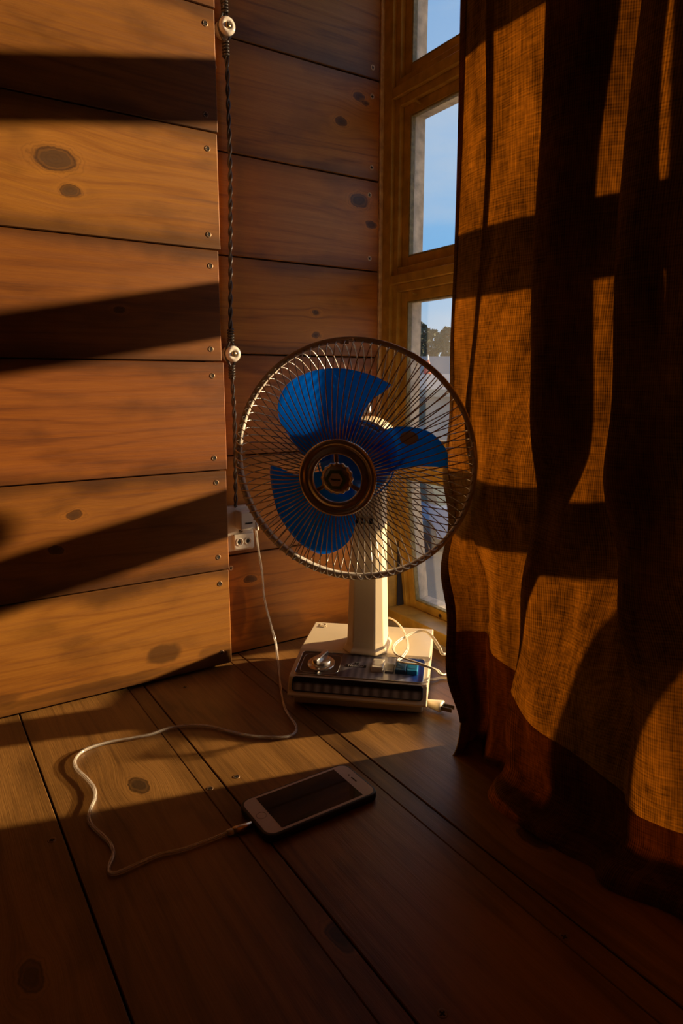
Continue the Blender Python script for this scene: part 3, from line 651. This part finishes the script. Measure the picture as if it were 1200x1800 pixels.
fw_me = wire_mesh('guard_wire_front', [(.045, .077), (.060, .0775), (.078, .0735), (.115, .056), (.148, .030), (.1595, .012), (.1612, .000), (.1610, -.006)], 0.03)
rw_me = wire_mesh('guard_wire_rear', [(.1610, -.006), (.1605, -.014), (.152, -.032), (.118, -.050), (.080, -.060), (.048, -.064)], -0.05)
s = MB()   # chrome centre plate with an open middle
s.lathe([(.0440, .0740), (.0475, .0760), (.0490, .0795), (.0480, .0835), (.0455, .0850), (.0425, .0840), (.0410, .0815), (.0385, .0810), (.0350, .0835), (.0325, .0845), (.0305, .0835), (.0298, .0790), (.0310, .0770), (.0440, .0740)], 64)
fg = head_part('front_guard', s, m_chrome)
for k in range(3):
    M = Matrix.Rotation(radians(92 + 120 * k), 4, 'Z'); s = MB(); s.box((.017, -.0026, .0785), (.0312, .0026, .0815), 0, .0008, M); s.build('spoke', m_chrome, fg)
s = MB(); prf = [(.0001, .0885), (.0130, .0885), (.0150, .0878)]
vs = []; n = 96
s.lathe([(.0001, .0882), (.0145, .0880), (.0165, .0868)], 48)
rows_ = [(.0165, .0868, 0), (.0192, .0852, .0006), (.0200, .0820, .0008), (.0196, .0775, .0008), (.0150, .0770, 0)]
vv = []
for r, z, am in rows_:
    for k in range(n): a = 2 * pi * k / n; rr_ = r + am * cos(16 * a); vv.append((rr_ * cos(a), rr_ * sin(a), z))
ff = [(i * n + k, i * n + (k + 1) % n, (i + 1) * n + (k + 1) % n, (i + 1) * n + k) for i in range(len(rows_) - 1) for k in range(n)]
s.add(vv, ff, 0, True); s.build('centre_cap', m_chrome, fg)
hexo = lambda r: [(r * cos(pi * k / 3), r * sin(pi * k / 3)) for k in range(6)]
Mi = Matrix.Translation((0, 0, 0))
s = MB(); s.prism(hexo(.0135), .0872, .0892, 0); s.build('hexagon_emblem', m_green, fg)
s = MB(); s.prism(hexo(.0090), .0885, .0898, 0); s.build('emblem_plate', mat('emblem_silver', (.80, .70, .60), .3, .0), fg)
textmesh('National', .0033, m_black, fg, Matrix.Translation((0, 0.0002, .0899)), bold=.00012)
for k in range(NW): link('wire', fw_me, fg, (0, 0, 0), (0, 0, 2 * pi * k / NW))
s = MB(); s.lathe([(.044, -.0625), (.052, -.0625), (.052, -.066), (.044, -.066), (.044, -.0625)], 48); rg = head_part('rear_guard', s, m_band)
for k in range(NW): link('wire', rw_me, rg, (0, 0, 0), (0, 0, 2 * pi * (k + .25) / NW))

# power cord: flat ivory twin cord, thrown loosely over the base and out behind the curtain, its plug on the floor
cp = [on_z(668, 1100, .075), on_z(680, 1087, .085), on_z(692, 1090, .085), on_z(706, 1104, .078), on_z(715, 1125, .070), on_z(716, 1140, .066), on_z(708, 1153, .064), on_z(700, 1160, .063)]
cp2 = [on_z(700, 1163, .062), on_z(716, 1166, .064), on_z(740, 1169, .070), on_z(765, 1178, .066), on_z(780, 1186, .062), Vector((.688, .700, .05)), Vector((.722, .712, .045)), Vector((.735, .745, .055)), on_z(783, 1150, .064), on_z(772, 1138, .068), on_z(760, 1120, .074), on_z(748, 1110, .075), on_z(733, 1110, .074), on_z(712, 1119, .072), on_z(696, 1130, .071), on_z(691, 1140, .071), on_z(696, 1150, .071), on_z(712, 1158, .072), on_z(740, 1167, .073), on_z(770, 1179, .064), on_z(781, 1186, .055), Vector((.700, .695, .028)), Vector((.712, .700, .006)), on_z(783, 1192, .003), on_z(765, 1194, .004), on_z(748, 1196, .004), on_z(735, 1205, .004), on_z(734, 1225, .006), on_z(742, 1233, .009)]
pts = [MFI @ p for p in cp + cp2]
sp_ = spline(pts, 7); s = MB()
lo, hi = [], []
for i, p in enumerate(sp_):
    t = (sp_[min(i + 1, len(sp_) - 1)] - sp_[max(i - 1, 0)]).normalized(); sd_ = t.cross(Vector((0, 0, 1)))
    sd_ = sd_.normalized() if sd_.length > .05 else Vector((1, 0, 0)); off = (sd_ * .8 + Vector((0, 0, .55))).normalized() * .00115
    lo.append(p - off); hi.append(p + off)
s.tube(lo, .00125, 6); s.tube(hi, .00125, 6); pc = s.build('power_cord', m_cord, fan)
pa, pb = on_z(742, 1233, .010), on_z(777, 1242, .010); ax = (pb - pa).normalized(); sdv = Vector((0, 0, 1)).cross(ax).normalized(); upv = ax.cross(sdv); Lp = (pb - pa).length
Mpl = Matrix(((sdv.x, upv.x, ax.x, pa.x), (sdv.y, upv.y, ax.y, pa.y), (sdv.z, upv.z, ax.z, pa.z), (0, 0, 0, 1)))
s = MB(); vs = []; fs = []; secs = [(0, .0035, .0035), (.12, .0058, .0048), (.25, .0052, .0045), (.45, .0070, .0055), (.8, .0095, .0068), (.93, .0105, .0072), (1.0, .0100, .0068)]
for t_, a_, b_ in secs:
    for k in range(16):
        an = 2 * pi * k / 16; vs.append(Vector((a_ * math.copysign(abs(cos(an)) ** .7, cos(an)), b_ * math.copysign(abs(sin(an)) ** .7, sin(an)), t_ * Lp)))
for i in range(len(secs) - 1):
    for k in range(16): fs.append((i * 16 + k, i * 16 + (k + 1) % 16, (i + 1) * 16 + (k + 1) % 16, (i + 1) * 16 + k))
fs.append(tuple(range(16))[::-1]); fs.append(tuple((len(secs) - 1) * 16 + k for k in range(16))); s.add(vs, fs, 0, True)
pl = s.build('plug_body', m_cord, pc); pl.matrix_local = MFI @ Mpl
m_prong = mat('plug_prong', (.25, .20, .15), .3, 1.0)
for sg in (-1, 1):
    Mx = MFI @ Mpl @ Matrix.Translation((sg * .0052, 0, Lp))
    s = MB(); s.box((-.0008, -.0032, -.003), (.0008, .0032, .0165), 0, .0006); pg = s.build('prong', m_prong, pc); pg.matrix_local = Mx

# ------------------------------------------------------------------ phone
ph = tag(empty('smartphone', (.341, .5915, 0), radians(0.6)), 'white smartphone in a dark case lying face up on the floor boards', 'phone')
MB().prism(rrect(.0722, .0366, .0125, 8), .0008, .0098).build('case', mat('dark_green_case', (.010, .018, .018), .45), ph)
bvm = ph.children[0].modifiers.new('edge', 'BEVEL'); bvm.width = .002; bvm.segments = 3; bvm.limit_method = 'ANGLE'
body = MB().prism(rrect(.0692, .0336, .0105, 8), .0090, .0100).build('front_glass', mat('white_front', (.62, .57, .52), .12), ph)
MB().prism(rrect(.0520, .0303, .0004, 2), .0099, .01015, 0, Matrix.Translation((0, 0, 0))).build('screen', mat('dark_screen', (.006, .005, .005), .04), ph)
s = MB(); s.lathe([(.0052, .0100), (.0054, .0103), (.0056, .0100)], 28); hb = s.build('home_button', mat('button_ring', (.35, .28, .22), .25, .7), ph, (-.0606, 0, 0))
MB().prism(rrect(.0008, .0052, .0007, 5), .0099, .0102).build('earpiece', m_black, ph, (.0605, 0, 0))
s = MB(); s.lathe([(.0001, .01015), (.0013, .01012)], 14); s.build('front_camera', m_black, ph, (.0605, .0105, 0))

# charging cable: clear sleeve with pale conductors
def clear_mat():
    m = bpy.data.materials.new('clear_sleeve'); m.use_nodes = True; t = m.node_tree; t.nodes.clear(); L = t.links.new
    o = N(t, 'ShaderNodeOutputMaterial'); tr = N(t, 'ShaderNodeBsdfTransparent'); tr.inputs[0].default_value = (.88, .86, .83, 1)
    tl = N(t, 'ShaderNodeBsdfDiffuse'); tl.inputs[0].default_value = (.80, .75, .68, 1); gl = N(t, 'ShaderNodeBsdfGlossy'); gl.inputs['Roughness'].default_value = .08
    a = N(t, 'ShaderNodeMixShader'); a.inputs[0].default_value = .20; L(tr.outputs[0], a.inputs[1]); L(tl.outputs[0], a.inputs[2])
    fr = fresnel(t, .06); b = N(t, 'ShaderNodeMixShader'); L(fr.outputs[0], b.inputs[0]); L(a.outputs[0], b.inputs[1]); L(gl.outputs[0], b.inputs[2]); L(b.outputs[0], o.inputs[0])
    return m
cr = .0023
path = [on_y(447, 918, 1.000), on_y(450, 935, 1.002), on_y(453, 960, 1.006), on_y(460, 1005, 1.010), on_y(464, 1050, 1.010), on_y(474, 1092, 1.006), on_y(484, 1128, .995), on_y(488, 1160, .968), on_z(491, 1190, .006), on_z(494, 1215, .003), on_z(499, 1240, .003)]
path += [on_z(x, y, .0026) for x, y in ((507, 1257), (519, 1274), (518, 1288), (500, 1296), (470, 1296), (440, 1294), (400, 1285), (370, 1277), (335, 1275), (300, 1279), (265, 1291), (230, 1298), (190, 1305), (152, 1317), (133, 1333), (134, 1350), (152, 1368), (165, 1385), (167, 1402), (160, 1420), (156, 1438), (163, 1453), (180, 1468), (195, 1485), (199, 1502), (192, 1520), (192, 1533), (208, 1534), (245, 1518), (280, 1503), (320, 1494), (360, 1480), (398, 1465))]
sp_ = spline(path, 6)
cb = tag(empty('charging_cable', on_z(300, 1300, 0)), 'clear charging cable looping over the floor from the socket to the phone', 'cable')
O = cb.location.copy(); sp_ = [p - O for p in sp_]
MB().tube(sp_, cr, 8).build('clear_sleeve', clear_mat(), cb)
m_cond = mat('silver_conductor', (.92, .86, .78), .3, .2)
for k in range(2):
    q = [p + Vector((.0010 * cos(i * .35 + pi * k), .0010 * sin(i * .35 + pi * k), .0004)) for i, p in enumerate(sp_)]
    MB().tube(q, .00055, 5).build('conductor', m_cond, cb)
ca, cbp = on_z(401, 1464, .0035) - O, on_z(438, 1449, .0045) - O
cbp = Vector((.341 - .0722, .5915 - .002, .0052)) - O + Vector((-.001, 0, 0))
s = MB(); dv = (cbp - ca); s.tube([ca - dv * .05, ca + dv * .22], .0034, 12); s.build('strain_relief', m_white, cb)
s = MB(); s.tube([ca + dv * .22, ca + dv * .27, cbp], .0041, 14); s.build('connector_shell', mat('rose_metal', (.60, .48, .38), .25, .9), cb)

# ------------------------------------------------------------------ socket and charger on the rear wall
so_ = tag(empty('wall_socket', (.458, YB, .2265)), 'white plastic socket plate on the rear wall beside the step', 'socket')
MB().box((-.027, -.012, -.0385), (.0255, 0, .0385), bev=.002).build('backplate', m_white, so_)
MB().box((-.0125, -.0165, -.0355), (.0240, -.011, -.0095), bev=.0012).build('outlet_module', m_white, so_)
for sx_, fl in ((-.003, -1), (.0125, 1)):
    s = MB(); s.lathe([(.0062, .0), (.0066, .0008), (.0056, .0008), (.0052, 0)], 22, M=Matrix.Translation((sx_, -.0165, -.0225)) @ Matrix.Rotation(pi / 2, 4, 'X')); s.build('outlet_rim', m_white, so_)
    s = MB(); s.lathe([(.0032, .0002), (.0001, .0004)], 14, M=Matrix.Translation((sx_, -.0165, -.0225)) @ Matrix.Rotation(pi / 2, 4, 'X')); s.box((sx_ - .0008, -.0168, -.0268), (sx_ + .0008, -.0164, -.0182)); s.build('outlet_hole', m_slot, so_)
screw(so_, (.002, -.0118, -.0035), '-y')
ch = tag(empty('usb_charger', (.464, 1.021, .243)), 'white glossy charger block plugged in above the socket holes', 'charger')
MB().box((-.015, -.024, -.016), (.015, 0, .0165), bev=.003).build('body', mat('charger_white', (.78, .73, .66), .12), ch)
MB().box((-.0065, -.0245, -.0055), (.0065, -.0235, -.0030)).build('usb_port', m_slot, ch)
s = MB(); s.tube([(.0135, -.022, -.004), (.0150, -.023, -.012), (.0152, -.0235, -.018)], .0030, 10); s.build('cable_boot', m_white, ch)

# ------------------------------------------------------------------ old twisted wiring on porcelain knobs
knobs = [(.4585, .980), (.4525, .5125)]
for i, (kx, kz) in enumerate(knobs):
    k = tag(empty('insulator_knob', (kx, YB, kz)), ['white porcelain knob high on the wiring near the top edge', 'white porcelain knob on the wiring just above the fan guard'][i], 'insulator', 'porcelain knobs carrying the old wiring')
    Mk = Matrix.Rotation(pi / 2, 4, 'X')
    s = MB(); s.lathe([(.0001, 0), (.0125, 0), (.0130, .002), (.0125, .008), (.0088, .0105), (.0088, .0135), (.0122, .016), (.0128, .0195), (.0115, .0225), (.0060, .0235), (.0048, .0222), (.0001, .0222)], 32, M=Mk); s.build('porcelain_body', m_porc, k)
    s = MB(); s.lathe([(.0001, .0250), (.0030, .0248), (.0042, .0235), (.0042, .0222)], 14, M=Mk); s.box((-.003, -.0253, -.0005), (.003, -.0249, .0005), 1); s.build('knob_screw', [m_brass, m_slot], k)
    s = MB(); gy = -.012
    for sg in (-1, 1): s.tube([(sg * .002, gy, .0195), (sg * .0085, gy, .009), (sg * .0102, gy, 0), (sg * .0085, gy, -.009), (sg * .002, gy, -.0195)], .0016, 6)
    for dz in (.0285, -.0285):
        L_ = 5; s.tube([(.0042 * cos(a * .5), gy + .0042 * sin(a * .5), dz + (a / (L_ * 4 * pi) - .5) * .021) for a in [x * .8 for x in range(int(L_ * 4 * pi / .8) + 1)]], .0017, 6)
    s.build('tie_wire', m_cable_blk, k)
tw = tag(empty('twisted_wire', (.455, YB - .012, .25)), 'dark twisted pair of wires running down the rear wall between porcelain knobs', 'wire')
def wpath(z):
    kz = [(1.6, .452), (1.02, .4545), (.985, .458), (.949, .460), (.785, .4600), (.541, .4520), (.48, .4525), (.406, .4545), (.262, .4520)]
    for (z1, x1), (z0, x0) in zip(kz, kz[1:]):
        if z0 <= z <= z1: t = (z - z0) / (z1 - z0); return x0 + (x1 - x0) * t
    return .452
for k in range(2):
    q = []; z = 2.3
    while z > .262:
        a = 2 * pi * z / .040 + pi * k; near = min(abs(z - .980), abs(z - .5125))
        R_ = .0019 if near > .022 else .0019 + .0085 * (cos(pi * near / .022) * .5 + .5)
        if near < .022: ph_ = Vector((R_ * (1 if k else -1), 0, 0))
        else: ph_ = Vector((R_ * cos(a), R_ * sin(a), 0))
        q.append(Vector((wpath(min(z, 1.6)) - .455, 0, z - .25)) + ph_); z -= .0035
    MB().tube(q, .0018, 6).build('strand', m_cable_blk, tw)
s = MB(); s.tube([(-.003, 0, .02), (-.003, .004, .012)], .0025, 6); s.build('wire_end', m_cable_blk, tw)

# ------------------------------------------------------------------ outside, seen through the panes
GZ = -3.0
tag(MB().box((1.00, .876, GZ), (1.08, .955, 2.6), bev=.004).build('added_shade_post', m_outer), 'added unseen post outside behind the curtain, keeping sun off the rear wall', kind='structure')  # added post, hidden from view, blocks direct sun on the recessed wall
def dirpt(px, dist, z): d = ray(px, 670); d = Vector((d.x, d.y, 0)).normalized(); return Vector((d.x * dist, d.y * dist, z))
m_asph = mat('asphalt', (.065, .065, .07), .9); mottle(m_asph, .3, 1.2)
tag(MB().box((1.2, -60, GZ - .3), (160, 160, GZ)).build('ground', m_asph), 'grey asphalt yard below the window', kind='structure')
ang = atan2(dirpt(760, 1, 0).y, dirpt(760, 1, 0).x)
m_wall = mat('house_wall', (.36, .34, .33), .9); mottle(m_wall, .15, 2); m_roof = mat('grey_roof', (.30, .29, .29), .8); m_eave = mat('eave_board', (.42, .36, .28), .8); m_wgl = mat('far_window', (.05, .08, .07), .15)
m_hill = mat('far_roof', (.20, .20, .21), .9)
def house(name, dist, w, h, d, roof_h, label, wall, roof, win_spec, px=760):
    c = dirpt(px, dist, GZ); o = tag(empty(name, c, ang), label, 'house')
    MB().box((0, -w / 2, 0), (d, w / 2, h)).build('wall', wall, o)
    s = MB(); s.add([(-.4, -w / 2 - .4, h), (-.4, w / 2 + .4, h), (d + .4, w / 2 + .4, h), (d + .4, -w / 2 - .4, h), (d / 2, -w / 2 - .4, h + roof_h), (d / 2, w / 2 + .4, h + roof_h)],
        [(0, 1, 5, 4), (2, 3, 4, 5), (0, 4, 3), (1, 2, 5), (0, 3, 2, 1)]); s.build('roof', roof, o)
    MB().box((-.5, -w / 2 - .4, h - .25), (-.38, w / 2 + .4, h + .02)).build('eave', m_eave, o)
    for y, z0, ww, hh in win_spec:
        f = MB().box((-.06, y - ww / 2 - .06, z0 - .06), (0, y + ww / 2 + .06, z0 + hh + .06)).build('window_frame', m_eave, o)
        MB().box((-.08, y - ww / 2, z0), (-.055, y + ww / 2, z0 + hh)).build('pane', m_wgl, f)
    return o
house('house', 26, 14, 3.15, 6, .62, 'low grey house with a shallow roof across the yard', m_wall, m_roof, [(.50, 1.9, .55, .75), (-3.2, 1.5, 1.2, 1.1), (3.4, 1.5, 1.2, 1.1)])
house('house', 44, 26, 3.6, 8, 1.55, 'long dark-roofed house farther behind the low grey house', m_hill, m_hill, [(-6, 1.2, 1.4, 1.2), (6, 1.2, 1.4, 1.2)])
c = dirpt(751, 40, GZ + 3.75)
s = MB(); s.lathe([(.26, 0), (.24, .25), (.10, .80), (.03, 1.0)], 12); rc = s.build('roof_cone', mat('red_paint', (.75, .08, .03), .5), None, c)
tag(rc, 'small red cone with a pale tip standing among the far roofs', 'cone')
MB().lathe([(.06, .92), (.05, 1.15), (.0001, 1.25)], 10).build('pale_tip', m_white, rc); MB().box((-.05, -.05, -3.75), (.05, .05, .02)).build('post', m_eave, rc)

m_leaf = mat('far_foliage', (.055, .075, .045), .9); m_bark = mat('far_bark', (.10, .08, .06), .9)
def tree(dist, px, h, wd, label, seed):
    rnd = random.Random(seed); c = dirpt(px, dist, GZ); o = tag(empty('tree', c), label, 'tree', 'trees behind the houses')
    MB().tube([(0, 0, 0), (.1, 0, h * .4), (0, .1, h * .85)], lambda t: .3 * (1 - .8 * t), 7).build('trunk', m_bark, o)
    s = MB()
    for i in range(1500):
        t = rnd.random() ** .8; z = h * (.28 + .72 * t); rr_ = wd * (1 - .75 * abs(t - .35) ** 1.2) * (.4 + .6 * rnd.random() ** .5) * (.8 + .35 * sin(z * 2.3 + seed)); a = rnd.uniform(0, 2 * pi)
        p = Vector((rr_ * cos(a), rr_ * sin(a), z)); q = Quaternion(Vector((rnd.uniform(-1, 1), rnd.uniform(-1, 1), rnd.uniform(-1, 1))).normalized(), rnd.uniform(0, 6)); sz = rnd.uniform(.16, .34)
        s.add([p + q @ Vector(v) * sz for v in ((-1, 0, 0), (0, -.5, .1), (1, 0, 0), (0, .5, .1))], [(0, 1, 2, 3)])
    tag(s.build('crown', m_leaf, o), kind='stuff')
for i, (d_, px_, h_, w_, lb) in enumerate([(62, 728, 8.6, 1.9, 'dark tree behind the roofs, leftmost in the window'), (68, 757, 8.3, 1.5, 'slim dark tree behind the roofs, middle of the window'), (57, 789, 7.7, 1.7, 'dark tree behind the roofs beside the curtain edge'), (80, 742, 6.8, 2.4, 'low bushy tree between the taller trees behind the roofs')]):
    tree(d_, px_, h_, w_, lb, i + 3)

# pale picket fence, kerb and a parked pale blue car in the yard
fe = tag(empty('picket_fence', dirpt(762, 24, GZ), ang), 'white picket fence in front of the low grey house', 'fence')
m_fw = mat('fence_white', (.70, .66, .62), .7)
PK = MB().prism([(-.07, 0), (.07, 0), (.07, 1.0), (0, 1.12), (-.07, 1.0)], -.015, .015, 0, Matrix(((0, 0, 1, 0), (1, 0, 0, 0), (0, 1, 0, 0), (0, 0, 0, 1)))).mesh('picket', m_fw)
for k in range(-14, 15): link('picket', PK, fe, (0, k * .24, 0))
for z in (.3, .8): MB().box((.015, -3.6, z), (.05, 3.6, z + .09)).build('rail', m_fw, fe)
kb = MB().box((-.12, -9, 0), (.12, 9, .16)).build('kerb', mat('kerb_stone', (.55, .50, .46), .9), None, dirpt(755, 19, GZ), (0, 0, ang - radians(48))); tag(kb, 'pale kerb stone crossing the yard diagonally', 'kerb')
car = tag(empty('car', dirpt(752, 15.2, GZ), ang + radians(35)), 'pale blue car parked in the yard below the window', 'car')
m_car = mat('car_paint', (.22, .29, .42), .25)
s = MB(); s.prism([(-2.1, .35), (2.1, .35), (2.15, .75), (1.2, .95), (-2.0, 1.0), (-2.15, .7)], -.85, .85, 0, Matrix(((1, 0, 0, 0), (0, 0, 1, 0), (0, 1, 0, 0), (0, 0, 0, 1)))); s.build('body', m_car, car)
s = MB(); s.prism([(-1.6, .97), (.95, .95), (.35, 1.42), (-1.2, 1.45)], -.74, .74, 0, Matrix(((1, 0, 0, 0), (0, 0, 1, 0), (0, 1, 0, 0), (0, 0, 0, 1)))); s.build('cabin', m_wgl, car)
MB().box((-1.2, -.72, 1.42), (.35, .72, 1.47), bev=.01).build('roof_panel', m_car, car)
for x in (-1.35, 1.35):
    for y in (-.82, .82):
        s = MB(); s.lathe([(.0001, -.1), (.31, -.1), (.33, -.06), (.33, .06), (.31, .1), (.0001, .1)], 20, M=Matrix.Translation((x, y, .33)) @ Matrix.Rotation(pi / 2, 4, 'X')); s.build('wheel', m_black, car)
